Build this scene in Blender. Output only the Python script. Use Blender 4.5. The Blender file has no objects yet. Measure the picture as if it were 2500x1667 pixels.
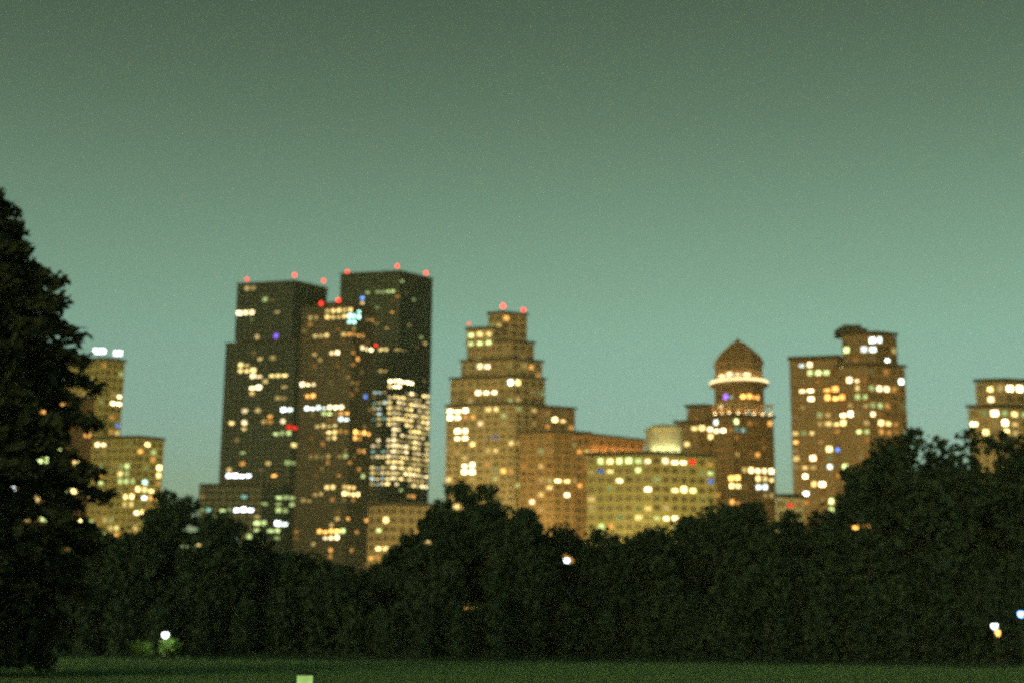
import bpy, math, random
import numpy as np
from mathutils import Vector, Matrix

random.seed(7); RNG = np.random.default_rng(7)
SC = bpy.context.scene
COL = SC.collection
R = math.radians

# ------------------------------------------------------------------ camera
F = 3472.0; CX, CY = 1250.0, 833.5            # focal length and centre in photograph pixels (50 mm lens)
EYE = Vector((0.0, 0.0, 1.65))
PITCH, ROLL = R(11.95), R(0.5)
cam = bpy.data.cameras.new('camera'); cam.lens = 50.0; cam.sensor_width = 36.0
cam.clip_start = 0.1; cam.clip_end = 20000.0
cam.dof.use_dof = True; cam.dof.focus_distance = 10.0; cam.dof.aperture_fstop = 1.5   # a fast lens left focused near: the far city is soft
camo = bpy.data.objects.new('camera', cam); COL.objects.link(camo)
ROT = Matrix.Rotation(math.pi / 2 + PITCH, 3, 'X') @ Matrix.Rotation(ROLL, 3, 'Z')
camo.matrix_world = Matrix.Translation(EYE) @ ROT.to_4x4()
SC.camera = camo

# ------------------------------------------------------------------ sky, low sun behind the camera, exposure
SUN_EL, SUN_AZ = R(5.0), R(200.0)              # azimuth from +Y, clockwise: behind the camera and to its left
world = bpy.data.worlds.new('World'); SC.world = world; world.use_nodes = True
wn = world.node_tree; bg = wn.nodes['Background']
sky = wn.nodes.new('ShaderNodeTexSky'); sky.sky_type = 'NISHITA'; sky.sun_disc = False
sky.sun_elevation = SUN_EL; sky.sun_rotation = SUN_AZ
sky.air_density = 1.0; sky.dust_density = 2.0; sky.ozone_density = 1.5
tc = wn.nodes.new('ShaderNodeTexCoord'); sep = wn.nodes.new('ShaderNodeSeparateXYZ')
ramp = wn.nodes.new('ShaderNodeValToRGB'); mul = wn.nodes.new('ShaderNodeMix')
mul.data_type = 'RGBA'; mul.blend_type = 'MULTIPLY'; mul.inputs[0].default_value = 1.0
ramp.color_ramp.interpolation = 'B_SPLINE'
els = ramp.color_ramp.elements                 # the dusk sky's colour by height: teal haze low, olive grey high
els[0].position = 0.0; els[0].color = (0.80, 1.10, 0.97, 1)
els[1].position = 0.50; els[1].color = (0.28, 0.29, 0.13, 1)
for p_, c_ in ((0.13, (0.81, 1.12, 0.94)), (0.24, (0.85, 0.98, 0.58)), (0.36, (0.53, 0.56, 0.27))):
    e_ = els.new(p_); e_.color = (*c_, 1)
wn.links.new(tc.outputs['Generated'], sep.inputs[0]); wn.links.new(sep.outputs['Z'], ramp.inputs[0])
wn.links.new(sky.outputs[0], mul.inputs[6]); wn.links.new(ramp.outputs[0], mul.inputs[7])
wn.links.new(mul.outputs[2], bg.inputs[0]); bg.inputs[1].default_value = 0.195

sun = bpy.data.lights.new('sun', 'SUN'); sun.energy = 0.34; sun.angle = R(12); sun.color = (1.0, 0.74, 0.30)
suno = bpy.data.objects.new('sun', sun); COL.objects.link(suno)
sd = Vector((math.sin(SUN_AZ) * math.cos(SUN_EL), math.cos(SUN_AZ) * math.cos(SUN_EL), math.sin(SUN_EL)))
suno.rotation_euler = (-sd).to_track_quat('-Z', 'Y').to_euler()
vs = SC.view_settings; vs.view_transform = 'Standard'; vs.look = 'None'; vs.exposure = 0.0; vs.gamma = 1.0
vs.use_curve_mapping = False
SC.render.engine = 'CYCLES'
SC.cycles.use_denoising = False
SC.cycles.use_adaptive_sampling = True; SC.cycles.adaptive_threshold = 0.05; SC.cycles.adaptive_min_samples = 20
SC.cycles.max_bounces = 4; SC.cycles.diffuse_bounces = 2; SC.cycles.glossy_bounces = 2
SC.cycles.sample_clamp_indirect = 2.0; SC.cycles.sample_clamp_direct = 7.0

# ------------------------------------------------------------------ sight lines: a pixel of the photograph and a distance give a place
def ray(x, y): return ROT @ Vector(((x - CX) / F, -(y - CY) / F, -1.0))
def at(x, y, D):
    d = ray(x, y); return EYE + d * (D / d.y)
def project(p):
    c = ROT.transposed() @ (Vector(p) - EYE)
    return CX + F * c.x / -c.z, CY - F * c.y / -c.z
RT = np.array(ROT.transposed()); EYEN = np.array(EYE)
def project_np(P):
    c = (P - EYEN) @ RT.T
    return CX + F * c[:, 0] / -c[:, 2], CY - F * c[:, 1] / -c[:, 2]

# ------------------------------------------------------------------ materials
def new_mat(name):
    m = bpy.data.materials.new(name); m.use_nodes = True
    return m, m.node_tree, m.node_tree.nodes['Principled BSDF']
def mat_surface(name, a, b, scale=0.2, rough=0.85, spec=0.3, bump=0.0, stretch=(1, 1, 1), metallic=0.0):
    m, nt, bs = new_mat(name)
    tcn = nt.nodes.new('ShaderNodeTexCoord'); mp = nt.nodes.new('ShaderNodeMapping')
    mp.inputs['Scale'].default_value = stretch
    nz = nt.nodes.new('ShaderNodeTexNoise'); nz.inputs['Scale'].default_value = scale
    nz.inputs['Detail'].default_value = 6; nz.inputs['Roughness'].default_value = 0.65
    rp = nt.nodes.new('ShaderNodeValToRGB')
    rp.color_ramp.elements[0].position = 0.32; rp.color_ramp.elements[0].color = (*a, 1)
    rp.color_ramp.elements[1].position = 0.68; rp.color_ramp.elements[1].color = (*b, 1)
    nt.links.new(tcn.outputs['Object'], mp.inputs[0]); nt.links.new(mp.outputs[0], nz.inputs['Vector'])
    nt.links.new(nz.outputs['Fac'], rp.inputs[0]); nt.links.new(rp.outputs[0], bs.inputs['Base Color'])
    bs.inputs['Roughness'].default_value = rough; bs.inputs['Specular IOR Level'].default_value = spec
    bs.inputs['Metallic'].default_value = metallic
    if bump:
        bp = nt.nodes.new('ShaderNodeBump'); bp.inputs['Strength'].default_value = bump
        nt.links.new(nz.outputs['Fac'], bp.inputs['Height']); nt.links.new(bp.outputs[0], bs.inputs['Normal'])
    return m
def mat_leaf(name, a, b):
    m, nt, bs = new_mat(name)
    gi = nt.nodes.new('ShaderNodeNewGeometry'); rp = nt.nodes.new('ShaderNodeValToRGB')
    rp.color_ramp.elements[0].color = (*a, 1); rp.color_ramp.elements[1].color = (*b, 1)
    nt.links.new(gi.outputs['Random Per Island'], rp.inputs[0]); nt.links.new(rp.outputs[0], bs.inputs['Base Color'])
    bs.inputs['Roughness'].default_value = 0.75; bs.inputs['Specular IOR Level'].default_value = 0.2
    return m
def mat_light(name, col, strength, vary=0.5):
    """something that gives off light: a lit room behind glass, a lamp"""
    m = bpy.data.materials.new(name); m.use_nodes = True; nt = m.node_tree
    nt.nodes.remove(nt.nodes['Principled BSDF'])
    em = nt.nodes.new('ShaderNodeEmission'); em.inputs[0].default_value = (*col, 1)
    oi = nt.nodes.new('ShaderNodeObjectInfo'); mr = nt.nodes.new('ShaderNodeMapRange')
    mr.inputs[3].default_value = strength * (1 - vary); mr.inputs[4].default_value = strength * (1 + vary)
    tcn = nt.nodes.new('ShaderNodeTexCoord'); nz = nt.nodes.new('ShaderNodeTexNoise'); nz.inputs['Scale'].default_value = 2.3
    ad = nt.nodes.new('ShaderNodeVectorMath'); ad.operation = 'ADD'
    sc_ = nt.nodes.new('ShaderNodeVectorMath'); sc_.operation = 'SCALE'; sc_.inputs['Scale'].default_value = 0.37
    mr2 = nt.nodes.new('ShaderNodeMapRange'); mr2.inputs[1].default_value = 0.3; mr2.inputs[2].default_value = 0.7
    mr2.inputs[3].default_value = 0.55; mr2.inputs[4].default_value = 1.35
    mm = nt.nodes.new('ShaderNodeMath'); mm.operation = 'MULTIPLY'
    nt.links.new(oi.outputs['Random'], mr.inputs[0]); nt.links.new(oi.outputs['Location'], sc_.inputs[0])
    nt.links.new(tcn.outputs['Object'], ad.inputs[0]); nt.links.new(sc_.outputs[0], ad.inputs[1])
    nt.links.new(ad.outputs[0], nz.inputs['Vector']); nt.links.new(nz.outputs['Fac'], mr2.inputs[0])
    nt.links.new(mr.outputs[0], mm.inputs[0]); nt.links.new(mr2.outputs[0], mm.inputs[1])
    nt.links.new(mm.outputs[0], em.inputs[1]); nt.links.new(em.outputs[0], nt.nodes['Material Output'].inputs[0])
    m.cycles.emission_sampling = 'NONE'
    return m

M = {
 'limestone': mat_surface('limestone', (.34, .27, .16), (.46, .37, .23), .06, stretch=(1, 1, .3)),
 'brownstone': mat_surface('brown_brick', (.20, .125, .06), (.29, .185, .09), .08, stretch=(1, 1, .3)),
 'redbrick': mat_surface('dark_red_brick', (.14, .08, .045), (.21, .12, .065), .08, stretch=(1, 1, .3)),
 'olive': mat_surface('yellow_brick', (.33, .31, .13), (.43, .40, .18), .07, stretch=(1, 1, .3)),
 'tawny': mat_surface('tawny_brick', (.27, .165, .075), (.36, .225, .105), .08, stretch=(1, 1, .3)),
 'terracotta': mat_surface('terracotta', (.40, .23, .10), (.50, .30, .14), .2),
 'cream': mat_surface('cream_stucco', (.55, .52, .38), (.66, .62, .46), .3),
 'bronze': mat_surface('bronze_cladding', (.075, .052, .028), (.11, .078, .042), .08, .5, stretch=(1, 1, .3)),
 'steel': mat_surface('dark_steel_cladding', (.010, .026, .023), (.018, .036, .032), .1, .5, .12, stretch=(1, 1, .3)),
 'roof': mat_surface('roof_felt', (.05, .045, .035), (.08, .07, .055), .4),
 'metal': mat_surface('dark_metal', (.03, .03, .03), (.05, .05, .045), 2.0, .5),
 'glass': mat_surface('unlit_window_glass', (.012, .020, .018), (.02, .03, .027), .6, .15, .25),
 'glass_b': mat_surface('unlit_window_glass_brown', (.10, .08, .045), (.16, .125, .07), .6, .4, .4),
 'bark': mat_surface('bark', (.03, .024, .016), (.06, .048, .032), 3.0, .9, .1, .4, (1, 1, .3)),
 'leaf': mat_leaf('broad_leaves', (.017, .042, .034), (.028, .062, .048)),
 'needle': mat_leaf('conifer_needles', (.018, .036, .027), (.030, .056, .040)),
 'shrub': mat_leaf('shrub_leaves', (.03, .07, .015), (.07, .14, .03)),
 'post': mat_surface('green_painted_steel', (.02, .035, .022), (.03, .05, .03), 3.0, .45),
}
# ground: lawn
gm, nt, bs = new_mat('lawn')
tcn = nt.nodes.new('ShaderNodeTexCoord')
n1 = nt.nodes.new('ShaderNodeTexNoise'); n1.inputs['Scale'].default_value = 0.09; n1.inputs['Detail'].default_value = 5
n2 = nt.nodes.new('ShaderNodeTexNoise'); n2.inputs['Scale'].default_value = 3.0; n2.inputs['Detail'].default_value = 6
ma = nt.nodes.new('ShaderNodeMix'); rp = nt.nodes.new('ShaderNodeValToRGB'); ma.inputs[0].default_value = 0.45
for a_, b_ in ((n1, 2), (n2, 3)):
    nt.links.new(tcn.outputs['Object'], a_.inputs['Vector']); nt.links.new(a_.outputs['Fac'], ma.inputs[b_])
rp.color_ramp.elements[0].position = .3; rp.color_ramp.elements[0].color = (.055, .125, .075, 1)
rp.color_ramp.elements[1].position = .7; rp.color_ramp.elements[1].color = (.085, .185, .105, 1)
nt.links.new(ma.outputs[0], rp.inputs[0]); nt.links.new(rp.outputs[0], bs.inputs['Base Color'])
bs.inputs['Roughness'].default_value = .95; bs.inputs['Specular IOR Level'].default_value = .1
M['lawn'] = gm
M['asphalt'] = mat_surface('asphalt', (.035, .035, .034), (.06, .058, .055), .5)
M['grass'] = mat_leaf('grass_blades', (.055, .13, .075), (.09, .20, .11))

LIT = {   # colour of the light in a room or lamp
 'W': (1.0, .76, .38), 'Y': (1.0, .74, .26), 'O': (1.0, .46, .10), 'K': (.80, 1.0, .88), 'G': (.62, .80, .28),
 'B': (.16, .34, 1.0), 'V': (.30, .14, 1.0), 'R': (1.0, .018, .014), 'D': (.72, .50, .16), 'C': (.40, .85, .70), 'N': (.9, .95, 1.0)}
LEVEL = {5: 9.0, 4: 4.8, 3: 2.7, 2: 1.4, 1: .65, 0: .22}
_lm = {}
def lit(c, lev):
    if (c, lev) not in _lm:
        _lm[c, lev] = mat_light('lit_%s_%d' % (c, lev), LIT[c], LEVEL[lev])
    return _lm[c, lev]

# ------------------------------------------------------------------ mesh helpers
class MB:
    def __init__(s): s.v = []; s.f = []
    def prism(s, poly, z0, z1):
        n = len(poly); o = len(s.v)
        s.v += [(p[0], p[1], z0) for p in poly] + [(p[0], p[1], z1) for p in poly]
        s.f += [(o + i, o + (i + 1) % n, o + n + (i + 1) % n, o + n + i) for i in range(n)]
        s.f += [tuple(o + n + i for i in range(n)), tuple(o + n - 1 - i for i in range(n))]
        return s
    def box(s, c, u, w, d, z0, z1):
        """box centred at c, along u for w, across for d"""
        u = Vector((u[0], u[1])).normalized(); n = Vector((-u.y, u.x)); c = Vector((c[0], c[1]))
        a = u * w / 2; b = n * d / 2
        return s.prism([c - a - b, c + a - b, c + a + b, c - a + b], z0, z1)
    def lathe(s, c, prof, n=16, a0=0.0):
        o = len(s.v)
        for r, z in prof:
            s.v += [(c[0] + r * math.cos(a0 + 2 * math.pi * i / n), c[1] + r * math.sin(a0 + 2 * math.pi * i / n), z) for i in range(n)]
        for k in range(len(prof) - 1):
            for i in range(n):
                j = (i + 1) % n
                s.f.append((o + k * n + i, o + k * n + j, o + (k + 1) * n + j, o + (k + 1) * n + i))
        s.f += [tuple(o + n - 1 - i for i in range(n)), tuple(o + (len(prof) - 1) * n + i for i in range(n))]
        return s
    def tube(s, pts, rad, n=7):
        o = len(s.v); m = len(pts)
        for k, p in enumerate(pts):
            p = Vector(p); t = (Vector(pts[min(k + 1, m - 1)]) - Vector(pts[max(k - 1, 0)])).normalized()
            a = t.orthogonal().normalized(); b = t.cross(a)
            s.v += [tuple(p + (a * math.cos(2 * math.pi * i / n) + b * math.sin(2 * math.pi * i / n)) * rad[k]) for i in range(n)]
        for k in range(m - 1):
            for i in range(n):
                j = (i + 1) % n
                s.f.append((o + k * n + i, o + k * n + j, o + (k + 1) * n + j, o + (k + 1) * n + i))
        s.f += [tuple(o + n - 1 - i for i in range(n)), tuple(o + (m - 1) * n + i for i in range(n))]
        return s
    def build(s, name, mat, parent=None, origin=None, smooth=False):
        me = bpy.data.meshes.new(name)
        org = Vector(origin) if origin is not None else (parent.location if parent is not None else Vector((0, 0, 0)))
        me.from_pydata([(x - org[0], y - org[1], z - org[2]) for x, y, z in s.v], [], s.f); me.update()
        if smooth: me.shade_smooth()
        me.materials.append(mat)
        o = bpy.data.objects.new(name, me); COL.objects.link(o)
        if parent is not None: o.parent = parent
        else: o.location = org
        return o
def tag(o, label=None, cat=None, group=None, kind=None):
    for k, v in (('label', label), ('category', cat), ('group', group), ('kind', kind)):
        if v: o[k] = v
    return o
def empty(name, loc, label, cat, group=None):
    o = bpy.data.objects.new(name, None); o.location = loc; o.empty_display_size = 1.0; COL.objects.link(o)
    return tag(o, label, cat, group)
_ub = {}
def unit_box(mat):
    if mat.name not in _ub:
        mb = MB(); mb.box((0, 0), (1, 0), 1, 1, -.5, .5)
        me = bpy.data.meshes.new('pane_' + mat.name); me.from_pydata(mb.v, [], mb.f); me.update(); me.materials.append(mat)
        _ub[mat.name] = me
    return _ub[mat.name]
def quads(name, P, U, V, mat, parent):
    """many small leaf faces as one mesh: centres P, half edges U and V"""
    n = len(P); org = np.array(parent.location) if parent is not None else np.zeros(3)
    co = np.empty((n, 4, 3)); P = P - org
    co[:, 0] = P - U * .35 - V; co[:, 1] = P + U - V * .2; co[:, 2] = P + U * .3 + V; co[:, 3] = P - U + V * .15
    me = bpy.data.meshes.new(name); me.vertices.add(n * 4); me.loops.add(n * 4); me.polygons.add(n)
    me.vertices.foreach_set('co', co.astype(np.float32).ravel())
    me.loops.foreach_set('vertex_index', np.arange(n * 4, dtype=np.int32))
    me.polygons.foreach_set('loop_start', np.arange(0, n * 4, 4, dtype=np.int32))
    me.update(calc_edges=True); me.materials.append(mat)
    o = bpy.data.objects.new(name, me); COL.objects.link(o)
    if parent is not None: o.parent = parent
    return o
def rand_dirs(n):
    d = RNG.normal(size=(n, 3)); return d / np.linalg.norm(d, axis=1)[:, None]

# ------------------------------------------------------------------ the ground
MB().prism([(-2500, -60), (2500, -60), (2500, 232), (-2500, 232)], -.5, 0.0).build('lawn', M['lawn'])['kind'] = 'structure'
MB().prism([(-2500, 232), (2500, 232), (2500, 3000), (-2500, 3000)], -.62, -.12).build('city_ground', M['asphalt'])['kind'] = 'structure'

# ------------------------------------------------------------------ buildings
GAPS = []           # sight lines of lights that reach the meadow between leaves
STYLE = {           # bay, storey, window width share, window height share, glass, pier proud
 'glass':   (4.2, 3.7, .86, .66, 'glass'),
 'grid':    (3.3, 3.35, .84, .48, 'glass'),
 'bronze':  (3.6, 3.5, .74, .60, 'glass'),
 'stone':   (3.3, 3.4, .70, .58, 'glass_b'),
 'wide':    (4.2, 3.4, .66, .58, 'glass_b'),
}
class Building:
    def __init__(s, name, label, cat, base, wall, style, seed=1):
        s.root = empty(name, (base[0], base[1], 0), label, cat); s.wall = M[wall]; s.style = style
        s.cells = []; s.mb = MB(); s.rnd = random.Random(seed)
    def facade(s, A, B, z0, z1, style=None, skip_a=0.0, floors0=0):
        """piers, floor bands and window cells on the wall from A to B (outside on the right-hand side of A->B)"""
        bay, st, ww, wh, gl = STYLE[style or s.style]
        A = Vector((A[0], A[1])); B = Vector((B[0], B[1])); u = (B - A); W = u.length; u.normalize(); n = Vector((u.y, -u.x))
        nb = max(1, round(W / bay)); bw = W / nb; H = z1 - z0; nf = max(1, int(H / st)); st = H / nf
        pw = bw * (1 - ww); sh = st * (1 - wh); rec = .45
        for i in range(nb + 1):
            a = max(skip_a, i * bw - pw / 2); b = min(W, i * bw + pw / 2)
            if b - a < .05: continue
            s.mb.box(A + u * (a + b) / 2 - n * rec / 2, u, b - a, rec, z0, z1)
        for k in range(nf + 1):
            a = max(z0, z0 + k * st - sh * .5); b = min(z1, z0 + k * st + sh * .5)
            s.mb.box(A + u * (W + skip_a) / 2 - n * (rec / 2 + .03), u, W - skip_a - .02, rec - .08, a, b)
        ang = math.atan2(u.y, u.x)
        for i in range(nb):
            for k in range(nf):
                c = A + u * (i + .5) * bw - n * (rec - .03); z = z0 + (k + .5) * st
                p = project((c.x, c.y, z))
                s.cells.append({'p': p, 'c': (c.x, c.y, z), 'a': ang, 'w': bw * ww * .99, 'h': st * wh * .99, 'g': gl, 'm': None})
    def foot(s, xc, xl, xr, yt, D, th, ph):
        P = at(xc, yt, D); th, ph = R(th), R(ph)
        def end(x, dx, dy):
            r = ray(x, yt); t = (P.x * r.y - P.y * r.x) / (dy * r.x - dx * r.y); return Vector((P.x + t * dx, P.y + t * dy))
        c = Vector((P.x, P.y)); l = end(xl, -math.cos(th), math.sin(th)); r = end(xr, math.cos(ph), math.sin(ph))
        return c, l, r, P.z
    def block(s, xc, xl, xr, yt, D, th=20, ph=45, z0=0.0, win0=None, cornice=.3, roof='roof', style=None, parapet=1.3, win=True):
        c, l, r, zt = s.foot(xc, xl, xr, yt, D, th, ph)
        ztop = zt - parapet; back = l + r - c
        ctr = (l + r) / 2
        e1, e2 = (l - c).normalized(), (r - c).normalized(); k_ = .46 / max(.2, abs(e1.x * e2.y - e1.y * e2.x))
        def shrink(k): return [c + (e1 + e2) * k, r + (e1 - e2) * k, back - (e1 + e2) * k, l + (e2 - e1) * k]
        inset = shrink(k_)
        s.mb.prism(inset, z0, ztop)
        zw = z0 + .5 if win0 is None else win0
        if win:
            if zw > z0 + 1: s.mb.prism(shrink(.1), z0, zw - .01)
            s.facade(l, c, zw, ztop - .4, style); s.facade(c, r, zw, ztop - .4, style, skip_a=.5)
        else:
            s.mb.prism(shrink(.02), z0 + .01, ztop - .01)
        MB().prism(shrink(-cornice), ztop, zt).build('roof', M[roof], s.root)
        s.flush()
        return c, l, r, back, zt
    def octagon(s, c, rad, z0, z1, n=8, a0=0.0, windows=True, style=None):
        pts = [Vector((c[0] + rad * math.cos(a0 + 2 * math.pi * i / n), c[1] + rad * math.sin(a0 + 2 * math.pi * i / n))) for i in range(n)]
        cc = Vector((c[0], c[1]))
        s.mb.prism([p + (cc - p).normalized() * (.55 if windows else 0) for p in pts], z0, z1)
        if windows:
            for i in range(n):
                A, B = pts[i], pts[(i + 1) % n]
                if ((A + B) / 2 - cc).y < rad * .35: s.facade(A, B, z0, z1, style, skip_a=.03)
    def flush(s, name='wall', mat=None):
        if s.mb.f:
            o = s.mb.build(name, mat or s.wall, s.root); s.mb = MB(); return o
    def light(s, lights):
        """lights seen in the photograph, as (x, y, width, height, colour, level): light the rooms behind those windows"""
        P = np.array([c['p'] for c in s.cells])
        for x, y, w, h, col, lev in lights:
            hw = max(8.0, (w - 9) / 2); hh = max(4.5, (h - 7) / 2)
            d = np.abs(P - (x, y)); idx = np.where((d[:, 0] <= hw) & (d[:, 1] <= hh))[0]
            if len(idx) == 0: idx = [int(np.argmin(np.hypot(d[:, 0], d[:, 1] * 1.3)))]
            for i in idx: s.cells[i]['m'] = lit(col, lev)
            GAPS.append((x, y, 9.0 + .25 * w, 7.0 + .25 * h))
    def finish(s, dim=.10, dimcols='DDOYG', skip=None):
        for c in s.cells:
            if c['m'] is None and s.rnd.random() < dim:
                c['m'] = lit(s.rnd.choice(dimcols), s.rnd.choice((0, 0, 1, 1, 2)))
        litc = [c for c in s.cells if c['m']]; dark = [c for c in s.cells if not c['m']]
        dark.sort(key=lambda c: c['c'][1]); s.rnd.shuffle(litc)
        litc.sort(key=lambda c: c['c'][2] < 22)
        parts = litc[:300]; n = max(0, 300 - len(parts)); vis = [c for c in dark if c['c'][2] > 24]
        low = [c for c in dark if c['c'][2] <= 24]
        parts += vis[:n]; rest = litc[300:] and [] or []
        for c in parts:
            o = bpy.data.objects.new('window', unit_box(c['m'] or M[c['g']])); COL.objects.link(o); o.parent = s.root
            o.location = Vector(c['c']) - s.root.location; o.rotation_euler = (0, 0, c['a'])
            fh = s.rnd.choice((1, 1, 1, .85, .7, .55)) if c['m'] else 1.0       # blinds drawn part of the way down
            o.location.z += - c['h'] * (1 - fh) / 2; o.scale = (c['w'] * (s.rnd.uniform(.7, 1) if c['m'] else 1), .1, c['h'] * fh)
        for key, cells in (('dark', vis[n:] + low), ('lit', litc[300:])):
            by = {}
            for c in cells: by.setdefault((c['m'] or M[c['g']]).name, []).append(c)
            for mn, cl in by.items():
                mb = MB()
                for c in cl:
                    x, y, z = c['c']; mb.box((x, y), (math.cos(c['a']), math.sin(c['a'])), c['w'], .1, z - c['h'] / 2, z + c['h'] / 2)
                mb.build('distant_windows', bpy.data.materials[mn], s.root)['kind'] = 'stuff'
    def part(s, name, mb, mat, smooth=False): return mb.build(name, mat, s.root, smooth=smooth)
    def beacon(s, x, y, D, zroof, col='R', r=.95, lev=5):
        """a warning lamp on a short mast"""
        p = at(x, y, D); mb = MB().tube([(p.x, p.y, min(zroof, p.z - 1)), (p.x, p.y, p.z - r * .8)], [.18, .12], 6)
        b = s.part('beacon_mast', mb, M['metal'])
        mb = MB().lathe((p.x, p.y), [(r * .5, p.z - r), (r, p.z - r * .4), (r, p.z + r * .4), (r * .5, p.z + r)], 8)
        o = mb.build('beacon_lamp', lit(col, lev), b, origin=s.root.location); return b
def W(x, y, w=32, h=16, c='W', l=3): return (x, y, w, h, c, l)

# --- twin glass towers
g = at(690, 1500, 885)
T1 = Building('glass_tower', 'left of the twin dark glass towers, slightly shorter, with red roof lamps', 'skyscraper', g, 'steel', 'glass', 11)
c, l, r, b, zt = T1.block(718, 580, 800, 684, 886, 14, 44, z0=at(718, 828, 886).z)
T1.block(722, 552, 803, 829, 880, 14, 44)
for x, y in ((603, 682), (719, 672), (790, 686)): T1.beacon(x, y, 893, zt)
T1.beacon(785, 712, 905, zt - 12)
T1.light([W(605,759,58,22,'W',4), W(670,753,50,18,'Y',1), W(645,733,28,10,'G',1), W(625,835,28,10,'Y',1), W(676,825,36,14,'V',3),
 W(607,897,60,22,'Y',3), W(621,913,34,18,'W',3), W(678,909,50,22,'Y',3), W(621,939,36,22,'W',4), W(671,936,60,20,'Y',2), W(615,958,36,20,'D',2),
 W(684,968,28,12,'D',1), W(592,997,36,14,'W',3), W(622,997,30,12,'Y',2), W(701,994,38,22,'K',4), W(566,1026,32,16,'Y',3), W(594,1025,34,16,'W',3),
 W(656,1021,28,16,'O',2), W(686,1030,30,16,'W',3), W(663,1035,30,14,'O',1), W(714,1040,30,16,'R',2), W(596,1049,34,12,'Y',2), W(689,1062,50,24,'G',2),
 W(726,1087,42,26,'Y',3), W(653,1125,34,20,'D',2), W(579,1156,80,22,'N',5), W(559,1141,30,14,'D',2), W(589,1136,36,14,'O',2), W(663,1152,70,18,'O',3),
 W(717,1123,55,20,'G',1)])
T1.finish(.05)

g = at(950, 1500, 875)
T2 = Building('glass_tower', 'right of the twin glass towers, tallest on the skyline, densely lit office floors below', 'skyscraper', g, 'steel', 'grid', 12)
c, l, r, b, zt = T2.block(978, 832, 1057, 660, 876, 13, 44)
for x, y in ((848, 664), (970, 650), (1040, 667)): T2.beacon(x, y, 884, zt)
T2.light([W(895,714,28,10,'G',2), W(931,711,28,10,'G',2), W(954,708,28,10,'G',2), W(985,682,24,8,'G',1), W(889,733,28,12,'B',3), W(883,745,30,12,'W',3),
 W(972,730,30,12,'O',1), W(957,760,30,14,'O',2), W(1010,736,28,12,'G',1), W(934,852,34,16,'Y',2), W(972,850,40,14,'D',2), W(1036,844,28,12,'Y',2),
 W(931,907,32,16,'D',2), W(982,936,70,22,'W',5), W(951,949,44,18,'Y',3), W(1000,1212,30,14,'O',2)])
for cc in T2.cells:                                    # the office floors with nearly every room lit
    x, y = cc['p']
    if 906 < x < 1050 and 956 < y < 1192 and cc['m'] is None:
        q = T2.rnd.random()
        edge = x < 945
        if q < (.70 if edge else .90) and not (1040 < y < 1062 and x < 960):
            cc['m'] = lit(T2.rnd.choice('KCWYY' if edge else 'WWYYYWY'), T2.rnd.choice((1, 2, 3, 3) if not edge else (1, 2, 2, 2)))
T2.finish(.04)

# --- brown hotel tower standing before the twins
g = at(830, 1500, 800)
HT = Building('hotel_tower', 'dark brown tower in front of the gap between the twin glass towers', 'skyscraper', g, 'bronze', 'bronze', 13)
c, l, r, b, zt = HT.block(862, 738, 916, 742, 800, 16, 44)
HT.part('roof_plant', MB().prism([c + (b - c) * .25, r + (l - r) * .3, b + (c - b) * .25, l + (r - l) * .3], zt, zt + 3), M['roof'])
HT.beacon(784, 741, 806, zt); HT.beacon(826, 733, 806, zt); HT.beacon(918, 843, 801, at(918, 850, 801).z, r=.6, lev=4)
HT.light([W(768,778,36,30,'D',2), W(821,770,78,34,'D',3), W(870,773,42,36,'C',4), W(745,813,30,14,'D',1), W(786,814,44,24,'Y',2), W(834,809,36,16,'D',2),
 W(870,814,56,24,'O',2), W(814,857,42,28,'W',4), W(895,851,36,20,'W',4), W(867,880,30,14,'O',2), W(755,943,56,22,'W',4), W(760,961,44,22,'O',4),
 W(860,962,28,10,'O',1), W(887,973,38,18,'B',2), W(758,999,50,16,'K',4), W(791,989,38,18,'K',3), W(798,1004,50,24,'G',3), W(816,999,48,22,'W',5),
 W(842,1003,36,24,'O',3), W(842,1021,38,26,'K',4), W(806,1033,40,18,'Y',2), W(780,1035,30,12,'Y',2), W(808,1049,34,14,'Y',3), W(885,1060,48,26,'O',4),
 W(811,1073,42,26,'Y',2), W(885,1097,32,16,'O',2), W(842,1114,30,14,'G',2), W(755,1120,30,14,'D',1), W(793,1112,50,16,'D',1), W(905,1156,60,20,'G',3),
 W(808,1187,40,20,'Y',3), W(851,1188,36,22,'D',3), W(858,1203,52,26,'Y',4), W(775,1207,32,18,'D',2), W(826,1263,34,16,'D',2), W(903,1263,30,14,'O',2),
 W(811,1297,84,26,'O',4), W(837,1296,30,14,'G',3), W(808,1317,52,20,'W',4), W(763,1334,32,12,'D',1), W(811,1357,28,10,'O',1)])
HT.finish(.10, 'DDOO')

# --- glass podium left of the towers
g = at(600, 1500, 815)
PD = Building('podium_building', 'low wide glass podium building at the foot of the left twin tower', 'building', g, 'steel', 'glass', 14)
PD.block(640, 487, 742, 1178, 815, 10, 20)
PD.light([W(597,1247,64,26,'N',5), W(548,1248,36,16,'G',2), W(638,1278,34,14,'G',3), W(684,1281,40,18,'K',4), W(659,1296,34,14,'G',3), W(682,1296,34,16,'G',3),
 W(676,1309,30,10,'G',1), W(702,1210,62,16,'G',2), W(732,1202,40,18,'C',3), W(737,1186,30,12,'G',1), W(717,1227,34,14,'G',2), W(679,1238,34,14,'G',2),
 W(727,1281,30,12,'C',2), W(467,1291,60,26,'D',1), W(450,1333,26,10,'O',3), W(482,1331,28,12,'Y',3)])
PD.finish(.22, 'GGDC')

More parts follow.
